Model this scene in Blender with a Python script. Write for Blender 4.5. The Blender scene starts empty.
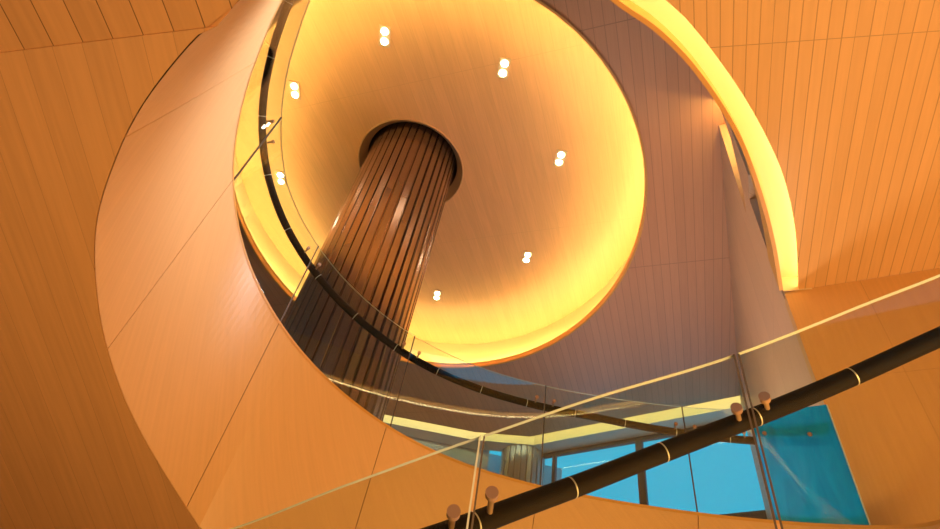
import bpy, bmesh, math, random
from mathutils import Vector, Matrix
random.seed(7)
sc = bpy.context.scene
col = sc.collection

# ------------------------------------------------------------------ camera
cam_data = bpy.data.cameras.new('camera')
cam_data.sensor_width = 36.0
cam_data.lens = 36.0 * 560.0 / 940.0
cam_data.clip_start = 0.05
cam_data.clip_end = 400
cam = bpy.data.objects.new('camera', cam_data)
col.objects.link(cam)
RGT = Vector((0.97955694, -0.14329441, 0.14119107))
UPV = Vector((-0.20116711, -0.69775339, 0.68751146))
FWD = Vector((0.0, 0.70185962, 0.71231529))
M = Matrix.Identity(4)
for r in range(3):
    M[r][0], M[r][1], M[r][2] = RGT[r], UPV[r], -FWD[r]
cam.matrix_world = M
sc.camera = cam

# ------------------------------------------------------------------ world, view
world = bpy.data.worlds.new('sky')
sc.world = world
world.use_nodes = True
wn = world.node_tree
wn.nodes.clear()
bg = wn.nodes.new('ShaderNodeBackground')
wo = wn.nodes.new('ShaderNodeOutputWorld')
bg.inputs['Color'].default_value = (0.0, 0.52, 0.92, 1)
bg.inputs['Strength'].default_value = 1.25
wn.links.new(bg.outputs[0], wo.inputs[0])
sc.view_settings.view_transform = 'Standard'
sc.view_settings.look = 'None'
sc.view_settings.gamma = 1.0
sc.view_settings.use_curve_mapping = False
sc.view_settings.exposure = 0.0
cy = sc.cycles
cy.use_denoising = True
cy.max_bounces = 8
cy.diffuse_bounces = 4
cy.glossy_bounces = 4
cy.transparent_max_bounces = 24
cy.sample_clamp_indirect = 4.0
cy.sample_clamp_direct = 40.0
cy.caustics_reflective = False
cy.caustics_refractive = False


def area(name, loc, target, size, power, colour, sy=None):
    d = bpy.data.lights.new(name, 'AREA')
    d.shape = 'RECTANGLE'
    d.size = size
    d.size_y = sy or size
    d.energy = power
    d.color = colour
    o = bpy.data.objects.new(name, d)
    col.objects.link(o)
    o.location = loc
    o.rotation_euler = (Vector(target) - Vector(loc)).to_track_quat('-Z', 'Y').to_euler()
    return o


WARM = (1.0, 0.55, 0.20)
# added unseen area fills: low under the soffits, high in the shaft, behind the parapet
area('fill_low', (2.6, -1.5, -0.9), (3.2, 1.5, 5.6), 2.6, 310, WARM)
area('fill_low_left', (-4.6, 0.6, -0.9), (-4.2, 4.0, 2.5), 2.2, 50, WARM)
area('fill_low_right', (7.5, 0.5, -0.9), (6.5, 1.0, 5.6), 2.2, 205, WARM)
area('fill_shaft', (3.5, 1.3, 8.0), (-2.3, 2.0, 5.4), 1.0, 100, (0.86, 0.90, 1.0)).data.spread = math.radians(62)  # unseen fill added to whiten the upper-left parapet
area('fill_low_front', (1.4, 1.2, -1.0), (-0.4, 5.4, 2.2), 1.0, 120, (1.0, 0.60, 0.20))  # unseen fill added to warm the lower parapet
area('fill_end_pane', (4.75, 6.1, 1.9), (4.5, 6.6, 6.0), 0.7, 75, (0.62, 0.82, 1.0))  # unseen cool fill added behind the end pane to brighten it and the wall
area('fill_upper', (3.0, 9.5, 2.0), (6.6, 9.0, 7.0), 1.6, 340, (1.0, 0.74, 0.56))  # unseen fill added to brighten the pale side wall and upper ceiling

# ------------------------------------------------------------------ materials


def new_mat(name):
    m = bpy.data.materials.new(name)
    m.use_nodes = True
    nt = m.node_tree
    nt.nodes.clear()
    out = nt.nodes.new('ShaderNodeOutputMaterial')
    return m, nt, out


def nd(nt, t, **kw):
    n = nt.nodes.new(t)
    for k, v in kw.items():
        setattr(n, k, v)
    return n


def mth(nt, op, a, b=None, clamp=False):
    n = nd(nt, 'ShaderNodeMath', operation=op, use_clamp=clamp)
    for i, v in enumerate((a, b)):
        if v is None:
            continue
        if isinstance(v, (int, float)):
            n.inputs[i].default_value = v
        else:
            nt.links.new(v, n.inputs[i])
    return n.outputs[0]


def mixc(nt, fac, a, b):
    n = nd(nt, 'ShaderNodeMix', data_type='RGBA')
    for s, v in ((n.inputs[0], fac), (n.inputs[6], a), (n.inputs[7], b)):
        if isinstance(v, (int, float)):
            s.default_value = v
        elif isinstance(v, tuple):
            s.default_value = (*v, 1)
        else:
            nt.links.new(v, s)
    return n.outputs[2]


def wood(name, base, pitch=0.2, gap=0.008, row=3.0, rowgap=0.008, rough=0.45, grain=0.16, board=0.10,
         spec=0.4, skew=0.0, gap_dark=0.45, irregular=0.0, voff=0.0, vskew=0.0):
    """boards laid along V of the UV map (metres); seams every `pitch` along U, butt joints every `row` along V"""
    m, nt, out = new_mat(name)
    L = nt.links.new
    uv = nd(nt, 'ShaderNodeUVMap')
    sep = nd(nt, 'ShaderNodeSeparateXYZ')
    L(uv.outputs[0], sep.inputs[0])
    u, v = sep.outputs[0], sep.outputs[1]
    if vskew:
        v = mth(nt, 'ADD', v, mth(nt, 'MULTIPLY', u, vskew))
    if voff:
        v = mth(nt, 'ADD', v, voff)
    if skew:
        u = mth(nt, 'ADD', u, mth(nt, 'MULTIPLY', v, skew))
    mask = None
    cell = None
    if pitch:
        q = mth(nt, 'DIVIDE', u, pitch)
        cell = mth(nt, 'FLOOR', q)
        fr = mth(nt, 'FRACT', q)
        if irregular:
            wnj = nd(nt, 'ShaderNodeTexWhiteNoise', noise_dimensions='1D')
            L(cell, wnj.inputs['W'])
            fr = mth(nt, 'SUBTRACT', fr, mth(nt, 'MULTIPLY', wnj.outputs[0], irregular))
            fr = mth(nt, 'ABSOLUTE', fr)
        mask = mth(nt, 'LESS_THAN', fr, gap / pitch)
    if row:
        mr = mth(nt, 'LESS_THAN', mth(nt, 'FRACT', mth(nt, 'DIVIDE', v, row)), rowgap / row)
        mask = mr if mask is None else mth(nt, 'MAXIMUM', mask, mr)
    comb = nd(nt, 'ShaderNodeCombineXYZ')
    L(mth(nt, 'MULTIPLY', u, 26.0), comb.inputs[0])
    L(mth(nt, 'MULTIPLY', v, 1.3), comb.inputs[1])
    if cell is not None:
        L(mth(nt, 'MULTIPLY', cell, 3.7), comb.inputs[2])
    nz = nd(nt, 'ShaderNodeTexNoise')
    nz.inputs['Scale'].default_value = 1.0
    nz.inputs['Detail'].default_value = 5.0
    L(comb.outputs[0], nz.inputs['Vector'])
    val = mth(nt, 'ADD', 1.0 - grain, mth(nt, 'MULTIPLY', nz.outputs[0], 2 * grain))
    if cell is not None:
        wn_ = nd(nt, 'ShaderNodeTexWhiteNoise', noise_dimensions='1D')
        L(cell, wn_.inputs['W'])
        val = mth(nt, 'MULTIPLY', val, mth(nt, 'ADD', 1 - board / 2, mth(nt, 'MULTIPLY', wn_.outputs[0], board)))
    hs = nd(nt, 'ShaderNodeHueSaturation')
    hs.inputs['Color'].default_value = (*base, 1)
    L(val, hs.inputs['Value'])
    c = hs.outputs[0]
    if mask is not None:
        c = mixc(nt, mask, c, tuple(x * gap_dark for x in base))
    p = nd(nt, 'ShaderNodeBsdfPrincipled')
    L(c, p.inputs['Base Color'])
    p.inputs['Roughness'].default_value = rough
    p.inputs['Specular IOR Level'].default_value = spec
    if mask is not None:
        bp = nd(nt, 'ShaderNodeBump', invert=True)
        bp.inputs['Strength'].default_value = 0.4
        bp.inputs['Distance'].default_value = 0.004
        L(mask, bp.inputs['Height'])
        L(bp.outputs[0], p.inputs['Normal'])
    L(p.outputs[0], out.inputs[0])
    return m


def plain(name, base, rough=0.5, metal=0.0, spec=0.5, noise=0.0, nscale=20.0, bump=0.0):
    m, nt, out = new_mat(name)
    p = nd(nt, 'ShaderNodeBsdfPrincipled')
    p.inputs['Base Color'].default_value = (*base, 1)
    p.inputs['Roughness'].default_value = rough
    p.inputs['Metallic'].default_value = metal
    p.inputs['Specular IOR Level'].default_value = spec
    if noise or bump:
        tc = nd(nt, 'ShaderNodeTexCoord')
        nz = nd(nt, 'ShaderNodeTexNoise')
        nz.inputs['Scale'].default_value = nscale
        nt.links.new(tc.outputs['Object'], nz.inputs['Vector'])
        if noise:
            hs = nd(nt, 'ShaderNodeHueSaturation')
            hs.inputs['Color'].default_value = (*base, 1)
            nt.links.new(mth(nt, 'ADD', 1 - noise, mth(nt, 'MULTIPLY', nz.outputs[0], 2 * noise)), hs.inputs['Value'])
            nt.links.new(hs.outputs[0], p.inputs['Base Color'])
        if bump:
            b = nd(nt, 'ShaderNodeBump')
            b.inputs['Strength'].default_value = bump
            b.inputs['Distance'].default_value = 0.004
            nt.links.new(nz.outputs[0], b.inputs['Height'])
            nt.links.new(b.outputs[0], p.inputs['Normal'])
    nt.links.new(p.outputs[0], out.inputs[0])
    return m


def emit(name, colour, strength):
    m, nt, out = new_mat(name)
    e = nd(nt, 'ShaderNodeEmission')
    e.inputs[0].default_value = (*colour, 1)
    e.inputs[1].default_value = strength
    nt.links.new(e.outputs[0], out.inputs[0])
    return m


def glass(name, tint, refl=1.0, coat=0.0, painted_daylight=None, painted_amount=0.0, r0=0.04):
    m, nt, out = new_mat(name)
    L = nt.links.new
    tr = nd(nt, 'ShaderNodeBsdfTransparent')
    tr.inputs[0].default_value = (*tint, 1)
    gl = nd(nt, 'ShaderNodeBsdfGlossy')
    gl.inputs['Roughness'].default_value = 0.02
    gl.inputs[0].default_value = (0.95, 1.0, 1.0, 1)
    geo = nd(nt, 'ShaderNodeNewGeometry')
    dt = nd(nt, 'ShaderNodeVectorMath', operation='DOT_PRODUCT')
    L(geo.outputs['Incoming'], dt.inputs[0])
    L(geo.outputs['Normal'], dt.inputs[1])
    om = mth(nt, 'SUBTRACT', 1.0, mth(nt, 'ABSOLUTE', dt.outputs['Value']), True)
    sch = mth(nt, 'ADD', r0, mth(nt, 'MULTIPLY', mth(nt, 'POWER', om, 5.0), 1.0 - r0))
    body = tr.outputs[0]
    if painted_daylight:                                       # daylight in the pane put into its colour, streaky along its height
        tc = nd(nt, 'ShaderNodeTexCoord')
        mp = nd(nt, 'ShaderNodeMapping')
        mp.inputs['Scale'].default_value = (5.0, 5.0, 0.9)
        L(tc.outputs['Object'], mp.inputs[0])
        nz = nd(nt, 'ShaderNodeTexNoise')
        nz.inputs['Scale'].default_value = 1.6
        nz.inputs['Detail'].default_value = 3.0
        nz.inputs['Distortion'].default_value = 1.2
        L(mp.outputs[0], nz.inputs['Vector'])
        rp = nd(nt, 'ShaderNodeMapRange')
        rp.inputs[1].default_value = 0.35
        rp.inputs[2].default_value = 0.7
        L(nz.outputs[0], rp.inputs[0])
        cc = mixc(nt, rp.outputs[0], tuple(x * 0.8 for x in painted_daylight), tuple(min(1, x * 1.2) for x in painted_daylight))
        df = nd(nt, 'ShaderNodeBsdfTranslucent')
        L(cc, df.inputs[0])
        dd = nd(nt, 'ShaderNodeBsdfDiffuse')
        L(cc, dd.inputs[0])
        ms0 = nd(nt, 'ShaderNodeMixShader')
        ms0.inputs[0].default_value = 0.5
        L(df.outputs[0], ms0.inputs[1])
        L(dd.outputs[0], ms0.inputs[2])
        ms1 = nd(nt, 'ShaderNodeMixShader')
        ms1.inputs[0].default_value = painted_amount
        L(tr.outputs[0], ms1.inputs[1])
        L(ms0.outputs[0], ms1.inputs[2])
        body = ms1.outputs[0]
    if coat:                                       # mirror coating: rippled reflection
        sch = mth(nt, 'MAXIMUM', sch, coat)
        tc = nd(nt, 'ShaderNodeTexCoord')
        mp = nd(nt, 'ShaderNodeMapping')
        mp.inputs['Scale'].default_value = (3.0, 3.0, 0.6)
        L(tc.outputs['Object'], mp.inputs[0])
        nz = nd(nt, 'ShaderNodeTexNoise')
        nz.inputs['Scale'].default_value = 2.0
        L(mp.outputs[0], nz.inputs['Vector'])
        bp = nd(nt, 'ShaderNodeBump')
        bp.inputs['Strength'].default_value = 0.04
        bp.inputs['Distance'].default_value = 0.01
        L(nz.outputs[0], bp.inputs['Height'])
        L(bp.outputs[0], gl.inputs['Normal'])
    ms = nd(nt, 'ShaderNodeMixShader')
    L(mth(nt, 'MULTIPLY', sch, refl, True), ms.inputs[0])
    L(body, ms.inputs[1])
    L(gl.outputs[0], ms.inputs[2])
    L(ms.outputs[0], out.inputs[0])
    return m


MAPLE = (0.72, 0.40, 0.165)
M_SOFFIT = wood('maple_soffit_boards', (0.68, 0.37, 0.15), pitch=0.195, gap=0.004, row=0, grain=0.14, board=0.07, gap_dark=0.74, rough=0.5)
M_SOFFIT_2 = wood('maple_return_boards', (0.66, 0.36, 0.15), pitch=0.195, gap=0.007, row=0, grain=0.13, board=0.10, gap_dark=0.35, rough=0.5)
M_CEIL_R = wood('maple_ceiling_slats', (0.74, 0.45, 0.19), pitch=0.115, gap=0.005, row=3.4, rowgap=0.008, grain=0.08, board=0.07, gap_dark=0.66, irregular=0.10, voff=0.945, vskew=-0.15)
M_CEIL_U = wood('upper_ceiling_slats', (0.60, 0.32, 0.19), pitch=0.21, gap=0.012, row=6.4, rowgap=0.02, grain=0.08, board=0.07, gap_dark=0.7, voff=2.2)
M_DISC = wood('maple_disc_boards', (0.75, 0.42, 0.21), pitch=0.27, gap=0.008, row=5.0, rowgap=0.012, grain=0.13, board=0.06, gap_dark=0.88, rough=0.4)
M_WALL = wood('maple_wall_panels', (0.72, 0.42, 0.15), pitch=1.25, gap=0.006, row=2.1, rowgap=0.006, grain=0.10, board=0.05, gap_dark=0.75)
M_WALL_P = wood('pale_wall_panels', (0.70, 0.47, 0.31), pitch=1.1, gap=0.015, row=3.2, rowgap=0.015, grain=0.08, board=0.06, gap_dark=0.8)
M_FASCIA = wood('maple_veneer', (0.78, 0.48, 0.22), pitch=0, row=0, grain=0.09, rough=0.40, spec=0.5, skew=0.55)
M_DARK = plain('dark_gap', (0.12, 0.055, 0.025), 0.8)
M_CREAM = plain('cove_paint', (0.88, 0.74, 0.42), 0.7)
M_PALE = plain('pale_soffit_paint', (0.70, 0.70, 0.68), 0.7)
M_LIP = plain('cove_lip', (0.70, 0.38, 0.10), 0.5)
M_BRONZE = plain('bronze_rib', (0.24, 0.15, 0.108), 0.24, 0.7, 0.5, noise=0.12, nscale=1.5)
M_COLLAR = plain('bronze_collar', (0.52, 0.30, 0.16), 0.45, 0.1)
M_RAIL = plain('dark_wrapped_rail', (0.016, 0.010, 0.006), 0.6, 0.0, 0.08, noise=0.3, nscale=60, bump=0.35)
M_RING = plain('rail_seam', (0.75, 0.68, 0.55), 0.4, 0.6)
M_STEEL = plain('bracket_metal', (0.42, 0.25, 0.15), 0.42, 0.35)
M_EDGE = plain('polished_glass_edge', (0.56, 0.60, 0.54), 0.35)
M_EDGE_U = plain('polished_glass_edge_dull', (0.60, 0.58, 0.50), 0.35)
M_SEAL = plain('joint_seal', (0.10, 0.075, 0.055), 0.5)
M_EDGE_B = plain('polished_glass_edge_pale', (0.55, 0.72, 0.85), 0.35)
M_FRAME = plain('window_frame_metal', (0.006, 0.045, 0.075), 0.5, 0.2)
M_GLASS = glass('balustrade_glass', (0.90, 0.955, 0.945), 0.9, r0=0.065)
M_GLASS_F = glass('front_glass', (0.90, 0.92, 0.85), 0.45)
M_GLASS_B = glass('end_glass_painted_daylight', (0.20, 0.80, 1.0), 1.0, painted_daylight=(0.01, 0.50, 0.95), painted_amount=0.60)  # blue daylight in the end pane is painted as diffuse colour
M_PANE = glass('window_pane_glass', (0.97, 0.99, 1.0), 0.5)
M_LED = emit('led_yellow', (1.0, 0.72, 0.34), 17.0)
M_LED_N = emit('led_yellow_niche', (1.0, 0.70, 0.20), 30.0)
M_LED_DISC = emit('led_yellow_disc', (1.0, 0.77, 0.24), 85.0)
M_LED_FAR = emit('led_warm_far', (1.0, 0.86, 0.42), 20.0)
M_LAMP = emit('downlight_lamp', (1.0, 0.86, 0.62), 60.0)
M_TRIM = plain('downlight_trim', (0.62, 0.44, 0.26), 0.5)
M_FLOOR = plain('stone_floor', (0.45, 0.36, 0.26), 0.5, noise=0.1, nscale=3)
M_PLASTER = plain('plaster', (0.62, 0.50, 0.40), 0.8)
M_GREY = plain('grey_wall', (0.42, 0.50, 0.52), 0.7)
M_COL2 = plain('silver_rib', (0.42, 0.41, 0.40), 0.32, 0.5)

# ------------------------------------------------------------------ mesh helpers


def link(name, bm, mats, parent=None, smooth=False):
    me = bpy.data.meshes.new(name)
    bmesh.ops.recalc_face_normals(bm, faces=bm.faces)
    bm.to_mesh(me)
    bm.free()
    if not isinstance(mats, (list, tuple)):
        mats = [mats]
    for m in mats:
        me.materials.append(m)
    if smooth:
        me.polygons.foreach_set('use_smooth', [True] * len(me.polygons))
    o = bpy.data.objects.new(name, me)
    col.objects.link(o)
    if parent:
        o.parent = parent
        o.matrix_parent_inverse = Matrix.Translation(-parent.location)
    return o


def tag(o, label, cat, group=None):
    o['label'] = label
    o['category'] = cat
    if group:
        o['group'] = group
    return o


def thing(name, loc, label, cat, group=None):
    o = bpy.data.objects.new(name, None)
    o.empty_display_size = 0.2
    col.objects.link(o)
    o.location = loc
    return tag(o, label, cat, group)


def structure(o):
    o['kind'] = 'structure'
    return o


def grid(bm, rows, uvs=None, mat=0, closed=False):
    """rows: list of equal-length point lists -> quads"""
    lay = bm.loops.layers.uv.verify()
    V = [[bm.verts.new(p) for p in r] for r in rows]
    n = len(rows[0])
    for i in range(len(rows) - 1 if not closed else len(rows)):
        i2 = (i + 1) % len(rows)
        for j in range(n - 1):
            f = bm.faces.new((V[i][j], V[i2][j], V[i2][j + 1], V[i][j + 1]))
            f.material_index = mat
            if uvs:
                for lp, (a, b) in zip(f.loops, ((i, j), (i2, j), (i2, j + 1), (i, j + 1))):
                    lp[lay].uv = uvs[a][b]
    return V


def box(bm, c, size, rot=None, mat=0):
    mtx = Matrix.Translation(c)
    if rot is not None:
        mtx = mtx @ rot.to_4x4()
    mtx = mtx @ Matrix.Diagonal((*size, 1))
    r = bmesh.ops.create_cube(bm, size=1.0, matrix=mtx)
    for v in r['verts']:
        for f in v.link_faces:
            f.material_index = mat
    return r


def cyl(bm, p, q, r, n=16, r2=None, mat=0):
    p, q = Vector(p), Vector(q)
    d = q - p
    mtx = Matrix.Translation((p + q) / 2) @ d.to_track_quat('Z', 'Y').to_matrix().to_4x4()
    rr = bmesh.ops.create_cone(bm, cap_ends=True, segments=n, radius1=r, radius2=r if r2 is None else r2, depth=d.length, matrix=mtx)
    for v in rr['verts']:
        for f in v.link_faces:
            f.material_index = mat


def sweep(bm, pts, r, n=14, mat=0):
    pts = [Vector(p) for p in pts]
    rings = []
    for i, p in enumerate(pts):
        t = (pts[min(i + 1, len(pts) - 1)] - pts[max(i - 1, 0)]).normalized()
        s = t.cross(Vector((0, 0, 1))).normalized()
        k = s.cross(t)
        rings.append([bm.verts.new(p + r * (math.cos(a) * s + math.sin(a) * k)) for a in [2 * math.pi * j / n for j in range(n)]])
    for a, b in zip(rings[:-1], rings[1:]):
        for j in range(n):
            f = bm.faces.new((a[j], a[(j + 1) % n], b[(j + 1) % n], b[j]))
            f.material_index = mat
    bm.faces.new(rings[0][::-1])
    bm.faces.new(rings[-1])


def loop_tube(bm, pts, r, n=6):
    pts = [Vector(p) for p in pts]
    N = len(pts)
    rings = []
    for i, p in enumerate(pts):
        t = (pts[(i + 1) % N] - pts[i - 1]).normalized()
        s = t.cross(Vector((0, 0, 1))).normalized()
        k = s.cross(t)
        rings.append([bm.verts.new(p + r * (math.cos(a) * s + math.sin(a) * k)) for a in [2 * math.pi * j / n for j in range(n)]])
    for i in range(N):
        a, b = rings[i], rings[(i + 1) % N]
        for j in range(n):
            bm.faces.new((a[j], a[(j + 1) % n], b[(j + 1) % n], b[j]))


BD = Vector((0.42, 0.91)).normalized()       # direction in plan of the ceiling boards


def plan_uv(p):
    return (p[0] * BD.y - p[1] * BD.x, p[0] * BD.x + p[1] * BD.y)


def flat(bm, outer, z, thick, holes=(), uvf=plan_uv, mat=0):
    """horizontal slab with holes, bottom face at z"""
    lay = bm.loops.layers.uv.verify()
    edges = []
    loops = []
    for lp in [outer] + list(holes):
        vs = [bm.verts.new((p[0], p[1], z)) for p in lp]
        loops.append(vs)
        for i in range(len(vs)):
            edges.append(bm.edges.new((vs[i - 1], vs[i])))
    r = bmesh.ops.triangle_fill(bm, use_beauty=True, use_dissolve=False, edges=edges)
    fs = [g for g in r['geom'] if isinstance(g, bmesh.types.BMFace)]
    for f in fs:
        f.material_index = mat
        for l_ in f.loops:
            l_[lay].uv = uvf(l_.vert.co)
    for vs in loops:                                          # edge skirts
        up = [bm.verts.new((v.co.x, v.co.y, z + thick)) for v in vs]
        for i in range(len(vs)):
            f = bm.faces.new((vs[i - 1], vs[i], up[i], up[i - 1]))
            f.material_index = mat
            for l_ in f.loops:
                l_[lay].uv = uvf(l_.vert.co)


def wall_quad(bm, p, q, z0, z1, thick, mat=0, uoff=0.0):
    """upright wall slab from plan point p to q"""
    lay = bm.loops.layers.uv.verify()
    p, q = Vector((*p, 0)), Vector((*q, 0))
    d = (q - p)
    L = d.length
    d.normalize()
    nrm = Vector((d.y, -d.x, 0)) * thick
    vs = []
    for off in (Vector((0, 0, 0)), nrm):
        for (a, z) in ((p, z0), (q, z0), (q, z1), (p, z1)):
            vs.append(bm.verts.new((a.x + off.x, a.y + off.y, z)))
    for idx in ((0, 1, 2, 3), (7, 6, 5, 4), (0, 4, 5, 1), (1, 5, 6, 2), (2, 6, 7, 3), (3, 7, 4, 0)):
        f = bm.faces.new([vs[i] for i in idx])
        f.material_index = mat
        for l_ in f.loops:
            c = l_.vert.co
            l_[lay].uv = ((Vector((c.x, c.y, 0)) - p).dot(d) + uoff, c.z)


# ------------------------------------------------------------------ the spiral's plan curve (u, x, y, z of the parapet's top edge)
CURVE = [
    (-1.30, -1.640, 1.180, 5.750), (-0.62, -1.985, 1.740, 5.460),
    (0.000, -2.277, 2.297, 5.201), (0.412, -2.420, 2.661, 5.024), (0.823, -2.546, 3.068, 4.840), (1.235, -2.610, 3.490, 4.619),
    (1.646, -2.576, 3.896, 4.360), (2.058, -2.435, 4.261, 4.077), (2.469, -2.194, 4.573, 3.792), (2.881, -1.875, 4.828, 3.523),
    (3.292, -1.508, 5.032, 3.284), (3.704, -1.116, 5.189, 3.085), (4.115, -0.716, 5.308, 2.927), (4.527, -0.318, 5.393, 2.808),
    (4.939, 0.078, 5.450, 2.723), (5.350, 0.477, 5.481, 2.665), (5.762, 0.882, 5.489, 2.629), (6.173, 1.296, 5.479, 2.607),
    (6.585, 1.717, 5.451, 2.596), (6.996, 2.137, 5.406, 2.590), (7.408, 2.547, 5.337, 2.583), (7.819, 2.936, 5.230, 2.567),
    (8.231, 3.295, 5.063, 2.533), (8.643, 3.616, 4.814, 2.471), (9.054, 3.870, 4.469, 2.379), (9.466, 3.986, 4.056, 2.272),
    (9.877, 3.920, 3.600, 2.190), (10.30, 3.800, 3.180, 2.130), (10.90, 3.600, 2.600, 2.080)]
LOWER = [  # (u, x, y, z of the bottom edge)
    (-1.30, -1.370, 1.050, 3.170), (-0.75, -1.590, 1.378, 3.120), (-0.40, -1.893, 1.665, 3.034), (-0.05, -2.216, 2.080, 2.868), (0.32, -2.438, 2.514, 2.694),
    (0.68, -2.563, 2.902, 2.539), (1.08, -2.591, 3.339, 2.364), (1.58, -2.543, 3.804, 2.179), (2.06, -2.401, 4.294, 1.983),
    (2.56, -2.174, 4.766, 1.794), (3.15, -1.837, 5.349, 1.561)]


def lerp_table(tab, u):
    u = max(tab[0][0], min(tab[-1][0], u))
    for a, b in zip(tab[:-1], tab[1:]):
        if u <= b[0]:
            break
    i = tab.index(a)
    p0 = tab[max(i - 1, 0)]
    p3 = tab[min(i + 2, len(tab) - 1)]
    t = (u - a[0]) / (b[0] - a[0])
    res = []
    h = b[0] - a[0]
    for k in (1, 2, 3):
        m0 = (b[k] - p0[k]) / max(b[0] - p0[0], 1e-6) * h
        m1 = (p3[k] - a[k]) / max(p3[0] - a[0], 1e-6) * h
        t2, t3 = t * t, t * t * t
        res.append((2 * t3 - 3 * t2 + 1) * a[k] + (t3 - 2 * t2 + t) * m0 + (-2 * t3 + 3 * t2) * b[k] + (t3 - t2) * m1)
    return Vector(res)


def top(u):
    return lerp_table(CURVE, u)


def out_n(u):
    d = top(min(u + 0.05, 10.9)) - top(max(u - 0.05, -1.3))
    return Vector((-d.y, d.x, 0)).normalized()


def low(u):
    if u <= 3.15:
        return lerp_table(LOWER, u)
    w = min(1.0, (u - 3.15) / 1.5)
    w = w * w * (3 - 2 * w)
    t = top(u)
    e = Vector(LOWER[-1][1:]) - top(3.15)
    p = Vector((t.x + e.x * (1 - 0.6 * w), t.y + e.y * (1 - 0.6 * w), 0))
    p.z = min(3.7 - 0.4 * p.y, t.z - 0.9)
    return p


def frange(a, b, step):
    n = max(1, int(round((b - a) / step)))
    return [a + (b - a) * i / n for i in range(n + 1)]


CEN = Vector((1.3, 2.4, 0))
ZC = 11.0        # upper ceiling
ZD = 12.3        # round disc
ZR = 5.6         # right-hand ceiling


def ell(cx, cy, rx, ry, n=128):
    return [(cx + rx * math.cos(2 * math.pi * i / n), cy + ry * math.sin(2 * math.pi * i / n)) for i in range(n)]


# ------------------------------------------------------------------ room shell
bm = bmesh.new()
flat(bm, [(-14, -8), (14, -8), (14, 22.5), (-14, 22.5)], -1.5, 0.2)
structure(link('floor', bm, M_FLOOR))

DCX, DCY, DRX, DRY = -0.115 * ZC, 0.882 * ZC, 0.481 * ZC, 0.567 * ZC
bm = bmesh.new()
flat(bm, [(-14, -8), (14, -8), (14, 9.85), (8.95, 14.38), (8.04, 15.2), (3.56, 19.2), (1.5, 19.7), (-3.05, 19.8), (-14, 19.8)], ZC, 0.04,
     holes=[ell(DCX, DCY, DRX, DRY), [(-7.4, -7.9), (2.7, -7.9), (2.7, -4.0), (-7.4, -4.0)]])
structure(link('ceiling', bm, M_CEIL_U))

# slot above the far edge of the ceiling with a lit back wall, then a pale soffit strip in front of the windows
EDGE = [Vector(p) for p in ((-7.5, 19.8), (-3.05, 19.8), (1.5, 19.7), (3.56, 19.2), (8.04, 15.2), (9.8, 13.62))]


def offset_poly(pts, d):
    res = []
    for i, p in enumerate(pts):
        a = pts[max(i - 1, 0)]
        b = pts[min(i + 1, len(pts) - 1)]
        n1 = (p - a).normalized() if i else (b - p).normalized()
        n2 = (b - p).normalized() if i < len(pts) - 1 else n1
        m1, m2 = Vector((-n1.y, n1.x)), Vector((-n2.y, n2.x))
        mm = (m1 + m2).normalized()
        res.append(p + mm * d / max(mm.dot(m1), 0.3))
    return res


E0, E1, E2, E3 = EDGE, offset_poly(EDGE, 0.60), offset_poly(EDGE, 1.35), offset_poly(EDGE, -0.25)
bm = bmesh.new()
grid(bm, [[(p.x, p.y, ZC + 0.62) for p in E3], [(p.x, p.y, ZC + 0.62) for p in E1], [(p.x, p.y, ZC) for p in E1]])
structure(link('trim_1', bm, M_CREAM))
bm = bmesh.new()
grid(bm, [[(p.x, p.y, ZC) for p in E1], [(p.x, p.y, ZC) for p in E2], [(p.x, p.y, ZC + 0.62) for p in E2]])
structure(link('trim_2', bm, M_PALE))
E4 = offset_poly(EDGE, -0.10)
bm = bmesh.new()
for a, b in zip(E4[:-1], E4[1:]):
    sweep(bm, [(a.x, a.y, ZC + 0.09), (b.x, b.y, ZC + 0.09)], 0.035, 6)
tag(link('led_strip', bm, M_LED_FAR), 'warm light strip hidden in the far ceiling slot above the blue windows', 'light strip')

# far wall left of the windows
bm = bmesh.new()
wall_quad(bm, (-14, 21.1), (2.3, 21.1), -1.5, ZC + 0.6, -0.2)
wall_quad(bm, (2.3, 22.3), (5.6, 22.3), -1.5, ZC + 0.6, -0.2)
structure(link('wall_far', bm, M_GREY))
bm = bmesh.new()
wall_quad(bm, (-14, -8), (-14, 21.1), -1.5, 6.2, -0.2)
wall_quad(bm, (-7.6, 7.5), (-7.6, 21.1), 1.6, ZC + 0.6, -0.2)
wall_quad(bm, (-7.6, -5.0), (-7.6, 7.5), 3.2, 4.8, -0.2)
structure(link('wall_left', bm, M_PLASTER))

bm = bmesh.new()
wall_quad(bm, (14, -8), (-14, -8), -1.5, 8.2, -0.2)
wall_quad(bm, (14, -8), (3.7, -8), 8.2, ZC + 0.6, -0.2)
wall_quad(bm, (-7.5, -8), (-14, -8), 8.2, ZC + 0.6, -0.2)
wall_quad(bm, (3.7, -8), (-7.5, -8), ZC - 0.08, ZC + 0.6, -0.2)
structure(link('wall_back', bm, M_PLASTER))
# skylight behind the camera, added so the upper glass reflects blue
SKY = (-7.4, -7.9, 2.7, -4.0)
bm = bmesh.new()
for i in range(5):
    x = SKY[0] + (SKY[2] - SKY[0]) * i / 4
    box(bm, (x, (SKY[1] + SKY[3]) / 2, ZC + 0.08), (0.12, SKY[3] - SKY[1], 0.16))
for y in (SKY[1], SKY[3]):
    box(bm, ((SKY[0] + SKY[2]) / 2, y, ZC + 0.08), (SKY[2] - SKY[0], 0.12, 0.16))
structure(link('added_skylight', bm, M_FRAME))

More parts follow.
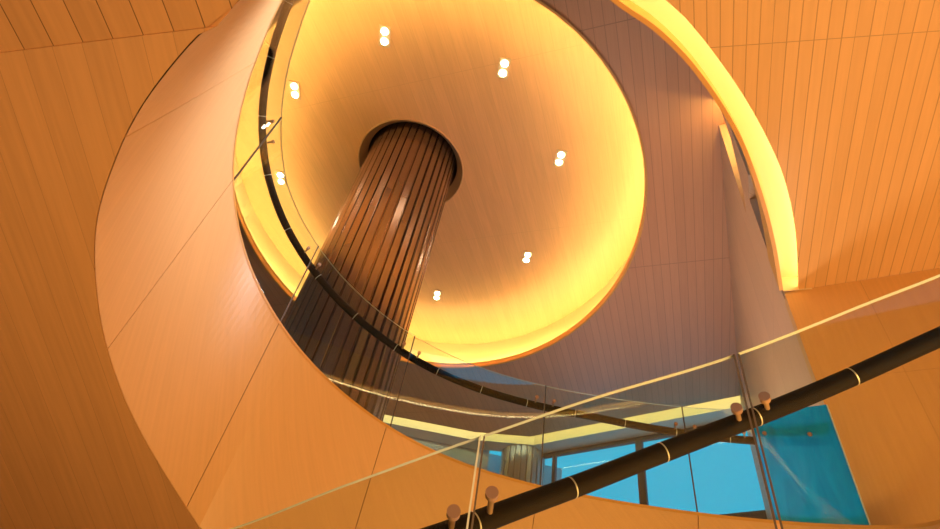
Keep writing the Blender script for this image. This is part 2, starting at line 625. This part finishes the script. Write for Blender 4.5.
bm = bmesh.new()
for i in range(4):
    box(bm, (-7.7, -5.0 + 4.16 * i, 7.9), (0.16, 0.10, 6.2))
box(bm, (-7.7, 1.25, 4.86), (0.16, 12.5, 0.12))
box(bm, (-7.7, 1.25, 10.94), (0.16, 12.5, 0.12))
structure(link('unseen_window_left', bm, M_FRAME))  # unseen window put in for blue reflections in the end pane

# window wall at the far right, in the line of the ceiling edge
PW0, PW1 = Vector((4.24, 4.96)), Vector((10.25, 16.02))
pd = (PW1 - PW0).normalized()
wd = (EDGE[4] - EDGE[3]).normalized()
wn_out = Vector((-wd.y, wd.x))
W0 = E2[3]
ZW0, ZW1 = 1.6, ZC - 0.02


def wpt(s, off=0.0):
    p = W0 + wd * s + wn_out * off
    return p


WL = 8.55
rotw = Matrix.Rotation(math.atan2(wd.y, wd.x), 3, 'Z')
bm = bmesh.new()


def wbar(s0, s1, z0, z1, dep=0.14):
    p = wpt((s0 + s1) / 2)
    box(bm, (p.x, p.y, (z0 + z1) / 2), (s1 - s0, dep, z1 - z0), rotw)


wbar(-0.10, 0.20, ZW0, ZW1)
wbar(0.62, 0.76, ZW0, ZW1)
wbar(0.20, WL, ZW1 - 0.16, ZW1)
wbar(0.20, WL, ZW0, ZW0 + 0.15)
wbar(3.94, 4.20, ZW0, ZW1)
wbar(WL - 0.30, WL, ZW0, ZW1)
wbar(4.20, WL, 7.45, 7.95)
win = structure(link('window_1', bm, M_FRAME))
bm = bmesh.new()
p = wpt(WL / 2)
box(bm, (p.x, p.y, (ZW0 + ZW1) / 2), (WL, 0.02, ZW1 - ZW0), rotw)
link('pane', bm, M_PANE, win)

# pale side wall of the upper floor, with a lit wedge-shaped niche high up
bm = bmesh.new()
PB = PW0 + pd * 11.05
nrm = Vector((pd.y, -pd.x))


def pw(s, z, off=0.0):
    q = PW0 + pd * s + nrm * off
    return Vector((q.x, q.y, z))


lay = bm.loops.layers.uv.verify()
S1 = (PB - PW0).length
NI = [(0.50, 11.0), (0.74, 8.36), (0.42, 8.47), (-0.10, 9.6), (-0.10, 11.0)]        # niche outline (along the wall, height)


def side_face(pts):
    f = bm.faces.new([bm.verts.new(pw(*p)) for p in pts])
    for l_, p in zip(f.loops, pts):
        l_[lay].uv = (p[0] - p[-1] if len(p) > 2 else p[0], p[1])


side_face([(0.15, 0.9), (S1, 0.9), (S1, 11.0), (0.50, 11.0), (0.74, 8.36), (0.42, 8.47), (-0.10, 9.6), (-0.10, 8.0), (0.15, 8.0)])
side_face([(-0.35, 8.0), (-0.10, 8.0), (-0.10, 11.0), (-0.35, 11.0)])
for a, b in zip(NI[:-1], NI[1:]):
    side_face([(*a, 0.0), (*b, 0.0), (*b, 0.45), (*a, 0.45)])
side_face([(-0.35, 8.0, 0.45), (S1, 8.0, 0.45), (S1, 11.0, 0.45), (-0.35, 11.0, 0.45)])
side_face([(0.15, 0.9, 0.45), (S1, 0.9, 0.45), (S1, 8.0, 0.45), (0.15, 8.0, 0.45)])
side_face([(0.15, 0.9, 0.0), (0.15, 8.0, 0.0), (0.15, 8.0, 0.45), (0.15, 0.9, 0.45)])
side_face([(-0.35, 8.0, 0.0), (-0.35, 11.0, 0.0), (-0.35, 11.0, 0.45), (-0.35, 8.0, 0.45)])
side_face([(-0.35, 8.0, 0.0), (0.15, 8.0, 0.0), (0.15, 8.0, 0.45), (-0.35, 8.0, 0.45)])
for s_, za, zb in ((0.15, 0.9, 8.0), (-0.35, 8.0, 11.0)):          # the wall turns the corner at its near end
    q0, q1 = pw(s_, za), pw(s_, za) + Vector((1.6, 0.25, 0))
    f = bm.faces.new([bm.verts.new(v) for v in (q0, q1, q1 + Vector((0, 0, zb - za)), q0 + Vector((0, 0, zb - za)))])
    for l_ in f.loops:
        l_[lay].uv = (l_.vert.co.x - 3.9, l_.vert.co.z)
structure(link('wall_side', bm, M_WALL_P))
bm = bmesh.new()
cyl(bm, pw(-0.04, 10.9, 0.16), pw(-0.04, 9.70, 0.16), 0.04, 8)
tag(link('led_strip', bm, M_LED_N), 'yellow light strip glowing inside the wedge-shaped niche of the pale wall', 'light strip')

# right-hand ceiling (soffit of the next turn) with its curved, lit edge
ARCH_O = [(-1.50, 1.05), (-0.6, 1.10), (0.35, 1.27), (1.27, 1.66), (1.70, 1.90), (2.307, 2.341), (2.89, 2.85), (3.354, 3.343), (3.825, 3.987), (4.284, 4.76)]
ARCH_I = [(-1.50, 1.40), (-0.7, 1.32), (0.15, 1.42), (0.857, 1.742), (1.327, 1.926), (1.854, 2.24), (2.492, 2.761), (3.035, 3.354), (3.584, 4.054), (4.105, 4.816)]


def smooth_curve(pts, n=8):
    P = [Vector(p) for p in pts]
    res = []
    for i in range(len(P) - 1):
        p0, p1, p2, p3 = P[max(i - 1, 0)], P[i], P[i + 1], P[min(i + 2, len(P) - 1)]
        for k in range(n):
            t = k / n
            res.append(0.5 * ((2 * p1) + (p2 - p0) * t + (2 * p0 - 5 * p1 + 4 * p2 - p3) * t * t + (3 * p1 - p0 - 3 * p2 + p3) * t ** 3))
    res.append(P[-1])
    return res


AO, AI = smooth_curve(ARCH_O), smooth_curve(ARCH_I)
bm = bmesh.new()
flat(bm, [tuple(p) for p in AO] + [(5.578, 3.97), (8.6, 2.13), (13.8, -1.05), (13.8, -4.0), (-1.5, -4.0)], ZR, 0.05)
structure(link('ceiling_right', bm, M_CEIL_R))


def off_curve(P, d):
    res = []
    for i, p in enumerate(P):
        t = (P[min(i + 1, len(P) - 1)] - P[max(i - 1, 0)]).normalized()
        res.append(p + Vector((-t.y, t.x)) * d)
    return res


AO2 = off_curve(AO, -0.16)
bm = bmesh.new()
grid(bm, [[(p.x, p.y, ZR + 0.05) for p in AO2], [(p.x, p.y, ZR + 0.24) for p in AO2], [(p.x, p.y, ZR + 0.24) for p in AI]])
a_, b_ = AO2[-1], AI[-1]
grid(bm, [[(a_.x, a_.y, ZR - 0.02), (b_.x, b_.y, ZR - 0.02)], [(a_.x, a_.y, ZR + 0.24), (b_.x, b_.y, ZR + 0.24)]])
structure(link('trim_3', bm, M_CREAM))
AI2 = off_curve(AI, 0.045)
bm = bmesh.new()
grid(bm, [[(p.x, p.y, ZR + 0.6) for p in AI], [(p.x, p.y, ZR - 0.0) for p in AI], [(p.x, p.y, ZR - 0.0) for p in AI2], [(p.x, p.y, ZR + 0.6) for p in AI2]])
structure(link('trim_4', bm, M_LIP))
AL = off_curve(AO, -0.07)
bm = bmesh.new()
sweep(bm, [(p.x, p.y, ZR + 0.085) for p in AL], 0.018, 6)
tag(link('led_strip', bm, M_LED), 'yellow light strip glowing in the curved arch beside the slatted right ceiling', 'light strip')

# right wall, under the ceiling's straight edge
RW0 = Vector((4.14, 4.85))
bm = bmesh.new()
wall_quad(bm, (4.14, 4.85), (13.8, -1.05), -1.5, ZR - 0.0, -0.25, uoff=0.4)
structure(link('wall_right', bm, M_WALL))
bm = bmesh.new()
wall_quad(bm, (14, -8), (14, 9.9), -1.5, ZC + 0.6, 0.2)
structure(link('wall_right_outer', bm, M_PLASTER))

# left soffit: a sloping timber plane cut by the spiral, folded along a line near the top
BL = Vector((0.25, 0.968)).normalized()


def left_uv(p):
    return (p[0] * BL.y - p[1] * BL.x, p[0] * BL.x + p[1] * BL.y)


def sloped(outline, zf, mat, name, thick=0.012):
    bm = bmesh.new()
    flat(bm, outline, 0.0, thick, uvf=left_uv)
    for v in bm.verts:
        v.co.z += zf(v.co.x, v.co.y)
    return structure(link(name, bm, mat))


edge_us = frange(-0.58, 3.15, 0.06)
lowpts = [low(u) + out_n(u) * 0.008 for u in edge_us]
zA = lambda x, y: 3.7 - 0.4 * y
zB = lambda x, y: (3.38624 + 0.07023 * x - 0.14315 * y) / 0.98721 + 0.012
FD = Vector((-1.432, 0.3995)).normalized()
e0 = Vector((-1.7349, 1.5424))
far = e0 + FD * 12.2
outl = [(e0.x, e0.y)] + [(p.x, p.y) for p in lowpts if p.y > 1.56] + [(-1.3, 6.2), (-0.5, 9.0), (-13.4, 9.0), (far.x, far.y)]
sloped(outl, zA, M_SOFFIT, 'ceiling_left')
outl = [(e0.x, e0.y), (far.x, far.y), (-13.4, -2.5), (-1.30, 0.60), (-1.37, 1.05), (-1.60, 1.385)]
sloped(outl, zB, M_SOFFIT_2, 'ceiling_left_return')

# upper deck behind the parapet
rows = []
for u in frange(-1.3, 9.3, 0.2):
    p = top(u)
    b = p + out_n(u) * 0.42 - Vector((0, 0, 0.85))
    rad = (Vector((p.x, p.y, 0)) - CEN).normalized()
    rows.append([b + rad * s - Vector((0, 0, (b.z - 1.72) * min(1, s / 2.5))) for s in (0, 0.8, 1.6, 2.5, 5, 9, 13.5)])
bm = bmesh.new()
grid(bm, rows)
structure(link('floor_upper', bm, M_FLOOR))

# ------------------------------------------------------------------ spiral parapet: big veneer panels on a backing
base = top(4.5)
par = thing('spiral_parapet', (base.x, base.y, low(4.5).z), 'broad curved maple-veneered parapet winding up the left side under the glass balustrade', 'parapet')
JOINTS = [(-1.3, -1.3), (0.10, 0.52), (1.57, 1.57), (2.95, 2.92), (4.37, 4.33), (6.02, 6.02), (7.58, 7.58), (9.05, 9.05), (10.88, 10.88)]


def skin(u, t, off):
    """point on the parapet, t = 0 bottom .. 1 top; off outward"""
    a, b = low(u), top(u)
    return a.lerp(b, t) + out_n(u) * off


for (a0, a1), (b0, b1) in zip(JOINTS[:-1], JOINTS[1:]):
    g = 0.003
    n = max(4, int((b0 - a0) / 0.06))
    rows, uvs, back = [], [], []
    for i in range(n + 1):
        w = i / n
        row, uvr, bk = [], [], []
        for k in range(7):
            t = k / 6
            ua = a0 + (a1 - a0) * t + g
            ub = b0 + (b1 - b0) * t - g
            u = ua + (ub - ua) * w
            row.append(skin(u, t, 0.0))
            uvr.append((u, t * 2.0))
        rows.append(row)
        uvs.append(uvr)
    bm = bmesh.new()
    grid(bm, rows, uvs)
    # returns at the two ends of the panel and along top and bottom
    grid(bm, [rows[0], [q + out_n(a0) * 0.03 for q in rows[0]]])
    grid(bm, [rows[-1], [q + out_n(b0) * 0.03 for q in rows[-1]]])
    link('panel', bm, M_FASCIA, par, smooth=False)
rows = []
for u in frange(-1.3, 10.88, 0.1):
    rows.append([skin(u, 0.04, 0.02), skin(u, 1, 0.02), skin(u, 1, 0.15), skin(u, 0.12, 0.08)])
bm = bmesh.new()
grid(bm, rows)
link('backing', bm, M_DARK, par)
rows = []
for u in frange(-1.3, 10.88, 0.1):
    rows.append([skin(u, 1, -0.004) + Vector((0, 0, z)) if z is not None else None for z in (-0.02, 0.012)] + [skin(u, 1, 0.16) + Vector((0, 0, 0.012))])
bm = bmesh.new()
grid(bm, rows)
link('coping', bm, M_LIP, par)

# ------------------------------------------------------------------ round ceiling disc
HX, HY = -0.170 * ZD, 0.729 * ZD
COLX, COLY, COLR = HX, HY, 1.15
disc = thing('ceiling_disc', (DCX, DCY, ZC), 'large round maple ceiling recess glowing yellow at its rim', 'ceiling feature')
bm = bmesh.new()
flat(bm, ell(DCX, DCY, DRX + 0.45, DRY + 0.45), ZD, 0.03, holes=[ell(HX, HY, 1.40, 1.40, 64)])
link('timber_face', bm, M_DISC, disc)
bm = bmesh.new()
grid(bm, [[(*p, ZC + 0.04) for p in ell(DCX, DCY, DRX + 0.45, DRY + 0.45) + ell(DCX, DCY, DRX + 0.45, DRY + 0.45)[:1]],
          [(*p, ZD) for p in ell(DCX, DCY, DRX + 0.45, DRY + 0.45) + ell(DCX, DCY, DRX + 0.45, DRY + 0.45)[:1]]])
link('cove_wall', bm, M_CREAM, disc, smooth=True)
bm = bmesh.new()
ring = lambda k, z: [(*p, z) for p in ell(DCX, DCY, DRX + k, DRY + k) + ell(DCX, DCY, DRX + k, DRY + k)[:1]]
grid(bm, [ring(0.05, ZC + 0.13), ring(0.0, ZC + 0.13), ring(0.0, ZC - 0.06), ring(0.05, ZC - 0.06)])
link('rim', bm, M_LIP, disc, smooth=False)
bm = bmesh.new()
loop_tube(bm, [(*p, ZC + 0.085) for p in ell(DCX, DCY, DRX + 0.15, DRY + 0.15)], 0.03)
link('led_strip', bm, M_LED_DISC, disc)
bm = bmesh.new()
r64 = lambda r, z: [(*p, z) for p in ell(HX, HY, r, r, 64) + ell(HX, HY, r, r, 64)[:1]]
grid(bm, [r64(1.44, ZD), r64(1.42, ZD - 0.03), r64(1.40, ZD), r64(1.23, ZD + 0.22)])
collar = link('collar', bm, M_COLLAR, disc, smooth=True)
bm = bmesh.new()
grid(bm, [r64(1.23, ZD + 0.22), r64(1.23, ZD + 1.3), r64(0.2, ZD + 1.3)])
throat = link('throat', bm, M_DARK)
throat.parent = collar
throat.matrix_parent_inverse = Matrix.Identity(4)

# ------------------------------------------------------------------ ribbed columns


def column(name, x, y, r, z0, z1, n, mat, label, turn=0.0):
    root = thing(name, (x, y, z0), label, 'column')
    bm = bmesh.new()
    prof = []
    for k in range(n):
        a0 = 2 * math.pi * k / n + turn
        w = 2 * math.pi / n
        for (f, rr) in ((0.0, r - 0.035), (0.06, r - 0.004), (0.12, r), (0.78, r - 0.012), (0.84, r - 0.02), (0.86, r - 0.075), (0.985, r - 0.075)):
            a = a0 + f * w
            prof.append((x + rr * math.cos(a), y + rr * math.sin(a)))
    prof.append(prof[0])
    grid(bm, [[(px, py, z) for px, py in prof] for z in (z0, (z0 * 2 + z1) / 3, (z0 + 2 * z1) / 3, z1)])
    link('ribbed_cladding', bm, mat, root)
    bm = bmesh.new()
    cyl(bm, (x, y, z0), (x, y, z1), r - 0.09, 48)
    link('core', bm, M_DARK, root, smooth=False)
    return root


column('ribbed_column', COLX, COLY, COLR, 1.75, ZD + 1.28, 38, M_BRONZE, 'tall brown bronze ribbed column rising through the round ceiling recess')
column('ribbed_column', 3.62, 20.75, 0.88, 1.2, ZC + 0.02, 24, M_COL2, 'distant grey ribbed column standing left of the blue windows')

# ------------------------------------------------------------------ downlights in the disc
down = []
names = ['downlight pair nearest the top of the disc, above the column',
         'downlight pair upper right of the column top',
         'downlight pair farthest right on the disc',
         'downlight pair lower right of the column top',
         'lowest downlight pair, just right of the column shaft',
         'downlight pair seen through the tilted glass left of the column, upper one',
         'downlight pair seen through the glass beside the dark handrail, lower one']
spots = [(-0.238, 0.452), (-0.012, 0.466), (0.138, 0.631), (0.132, 0.921), (-0.070, 1.123), (-0.418, 0.600), (-0.469, 0.833)]
proto = None
for (px, py), lab in zip(spots, names):
    x, y = px * ZD, py * ZD
    if proto is None:
        root = thing('downlight', (x, y, ZD), lab, 'downlight', 'recessed downlights ringing the column')
        bm = bmesh.new()
        box(bm, (x, y, ZD - 0.012), (0.26, 0.48, 0.022))
        link('frame', bm, M_TRIM, root)
        for s in (-1, 1):
            bm = bmesh.new()
            cyl(bm, (x, y + s * 0.115, ZD - 0.034), (x, y + s * 0.115, ZD - 0.024), 0.078, 20)
            link('lamp', bm, M_LAMP, root)
        proto = root
    else:
        root = proto.copy()
        col.objects.link(root)
        root.location = (x, y, ZD)
        root['label'] = lab
        for ch in list(proto.children):
            c = ch.copy()
            col.objects.link(c)
            c.parent = root
            c.matrix_parent_inverse = ch.matrix_parent_inverse.copy()

# ------------------------------------------------------------------ glass pane strips


def pane(name, base_pts, top_pts, thick_dirs, mats, parent, th):
    """glass pane: body faces slot 0, the polished edges slot 1"""
    bm = bmesh.new()
    A = [[b, t] for b, t in zip(base_pts, top_pts)]
    B = [[b + n * th, t + n * th] for (b, t), n in zip(A, thick_dirs)]
    grid(bm, A)
    grid(bm, B)
    grid(bm, [[a[1] for a in A], [b[1] for b in B]], mat=1)
    grid(bm, [[a[0] for a in A], [b[0] for b in B]], mat=1)
    grid(bm, [A[0], B[0]], mat=1)
    grid(bm, [A[-1], B[-1]], mat=1)
    return link(name, bm, mats, parent, smooth=True)


def bracket(parent, knob, rail_p, r, mat):
    """round clamp button in front of the glass and the rod that carries the rail"""
    bm = bmesh.new()
    d = (rail_p - knob)
    hz = Vector((d.x, d.y, 0)).normalized()
    cyl(bm, knob - hz * 0.3 * r, knob + hz * 0.9 * r, r, 20)
    b = link('bracket', bm, mat, parent)
    bm = bmesh.new()
    cyl(bm, knob + hz * 0.5 * r, rail_p, r * 0.48, 12)
    rod = link('rod', bm, mat)
    rod.parent = b
    rod.matrix_parent_inverse = Matrix.Identity(4)
    return b


def glass_h(u):
    return 1.23 + 0.30 * max(0.0, min(1.0, (2.2 - u) / 1.4))


def rail_h(u):
    return 1.0 - 0.13 * max(0.0, min(1.0, (u - 6.6) / 2.3)) - 0.05 * max(0.0, (1.0 - u))


ub = thing('glass_balustrade', tuple(top(4.5)), 'curved frameless glass balustrade on the edge of the maple parapet, with dark handrail', 'balustrade')
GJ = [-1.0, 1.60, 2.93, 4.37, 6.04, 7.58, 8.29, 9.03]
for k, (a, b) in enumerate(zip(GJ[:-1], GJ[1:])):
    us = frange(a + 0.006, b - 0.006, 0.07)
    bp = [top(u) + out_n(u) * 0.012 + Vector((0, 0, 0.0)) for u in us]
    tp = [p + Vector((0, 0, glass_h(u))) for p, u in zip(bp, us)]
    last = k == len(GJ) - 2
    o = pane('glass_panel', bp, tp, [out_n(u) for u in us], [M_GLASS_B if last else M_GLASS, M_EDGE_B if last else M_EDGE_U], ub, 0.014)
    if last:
        o['label'] = 'end pane with blue daylight painted into its colour'


for u in GJ[1:]:
    bm = bmesh.new()
    n_ = out_n(u)
    t_ = Vector((n_.y, -n_.x, 0))
    ed = (-0.012, -0.004) if u > 9 else (-0.006, 0.006)
    a_ = top(u) + n_ * 0.010
    b_ = a_ + Vector((0, 0, glass_h(u)))
    grid(bm, [[a_ + t_ * ed[0], b_ + t_ * ed[0]], [a_ + t_ * ed[1], b_ + t_ * ed[1]], [a_ + t_ * ed[1] + n_ * 0.018, b_ + t_ * ed[1] + n_ * 0.018],
              [a_ + t_ * ed[0] + n_ * 0.018, b_ + t_ * ed[0] + n_ * 0.018]], closed=True)
    link('joint_strip', bm, M_EDGE_B if u > 9 else M_SEAL, ub)


def upper_rail(u):
    return top(u) + out_n(u) * 0.11 + Vector((0, 0, rail_h(u)))


bm = bmesh.new()
sweep(bm, [upper_rail(u) for u in frange(-1.0, 8.92, 0.06)], 0.043, 14)
hr = link('handrail', bm, M_RAIL, ub, smooth=True)
for u in frange(0.35, 8.6, 0.55):
    t = (upper_rail(u + 0.02) - upper_rail(u - 0.02)).normalized()
    bm = bmesh.new()
    cyl(bm, upper_rail(u) - t * 0.004, upper_rail(u) + t * 0.004, 0.0445, 16)
    ri = link('seam_ring', bm, M_RING, ub)
for u0 in GJ[1:-1]:
    for s in (-1, 1):
        u = u0 + s * 0.10
        k = top(u) - out_n(u) * 0.012 + Vector((0, 0, rail_h(u) + 0.03))
        bracket(ub, k, upper_rail(u), 0.02, M_STEEL)
u = 8.80
bracket(ub, top(u) - out_n(u) * 0.012 + Vector((0, 0, rail_h(u) + 0.03)), upper_rail(u), 0.02, M_STEEL)

# ------------------------------------------------------------------ near balustrade (stair flight beside the camera)
# tables of (bearing in degrees, rise per metre of plan distance)
RAIL_T = [(-18, 0.155), (-8, 0.255), (2.5, 0.3542), (9.5, 0.421), (15.3, 0.4710), (22.2, 0.5270), (28.4, 0.5705), (34.0, 0.6040), (43.3, 0.6517), (51.6, 0.6855), (66, 0.72)]
GTOP_T = [(-26, 0.185), (-16.6, 0.2869), (-7.5, 0.4083), (4.4, 0.5444), (18.3, 0.6682), (33.6, 0.7475), (45.9, 0.7947), (54.3, 0.8057), (68, 0.81)]


def t1(tab, a):
    return lerp_table([(x, y, 0, 0) for x, y in tab], a)[0]


def dist(a):
    return 1.2 + (a - 14) / 40 * 0.36


def polar(a, z, off=0.0):
    r = math.radians(a)
    z = z * (dist(a) + off)
    return Vector(((dist(a) + off) * math.sin(r), (dist(a) + off) * math.cos(r), z))


def rad_dir(a):
    r = math.radians(a)
    return Vector((math.sin(r), math.cos(r), 0))


nb = thing('glass_balustrade', tuple(polar(20, -0.45)), 'frameless glass stair balustrade in the foreground with a thick dark handrail across it', 'balustrade')
NJ = [-26, 5.2, 33.75, 66]
for a, b in zip(NJ[:-1], NJ[1:]):
    az = frange(a + 0.16, b - 0.16, 1.2)
    bp = [polar(q, t1(RAIL_T, max(q, -18)) - 0.85) for q in az]
    tp = [polar(q, t1(GTOP_T, q)) for q in az]
    pane('glass_panel', bp, tp, [rad_dir(q) for q in az], [M_GLASS_F, M_EDGE], nb, 0.012)


for k, aj in enumerate(NJ[1:-1]):
    for side in (-1, 1):
        bm = bmesh.new()
        q0, q1 = aj + side * 0.13, aj + side * 0.33
        rows = []
        for q, off in ((q0, -0.002), (q1, -0.002), (q1, 0.014), (q0, 0.014)):
            rows.append([polar(q, t1(RAIL_T, aj) - 0.84, off), polar(q, t1(GTOP_T, aj) - 0.001, off)])
        grid(bm, rows, closed=True)
        link('joint_strip', bm, M_EDGE if (k == 0 and side < 0) else M_SEAL, nb)


def near_rail(a):
    return polar(a, t1(RAIL_T, a), 0.09)


bm = bmesh.new()
sweep(bm, [near_rail(a) for a in frange(-18, 66, 1.0)], 0.025, 20)
link('handrail', bm, M_RAIL, nb, smooth=True)
for a in (5.6, 15.1, 24.5, 34.1, 43.6):
    t = (near_rail(a + 0.5) - near_rail(a - 0.5)).normalized()
    bm = bmesh.new()
    cyl(bm, near_rail(a) - t * 0.0016, near_rail(a) + t * 0.0016, 0.0257, 24)
    link('seam_ring', bm, M_RING, nb)
for a, z in ((3.4, 0.398), (7.0, 0.4425), (32.5, 0.6264), (35.4, 0.6425)):
    bracket(nb, polar(a, z, -0.008), near_rail(a), 0.0135, M_STEEL)
# stringer that carries the near panes
rows = []
for a in frange(-26, 66, 2.0):
    z = t1(RAIL_T, max(a, -18)) - 0.83
    rows.append([polar(a, -1.0, -0.03), polar(a, z, -0.03), polar(a, z, 0.05), polar(a, -1.0, 0.05), polar(a, -1.0, -0.03)])
bm = bmesh.new()
grid(bm, rows)
structure(link('trim_5', bm, M_PLASTER))
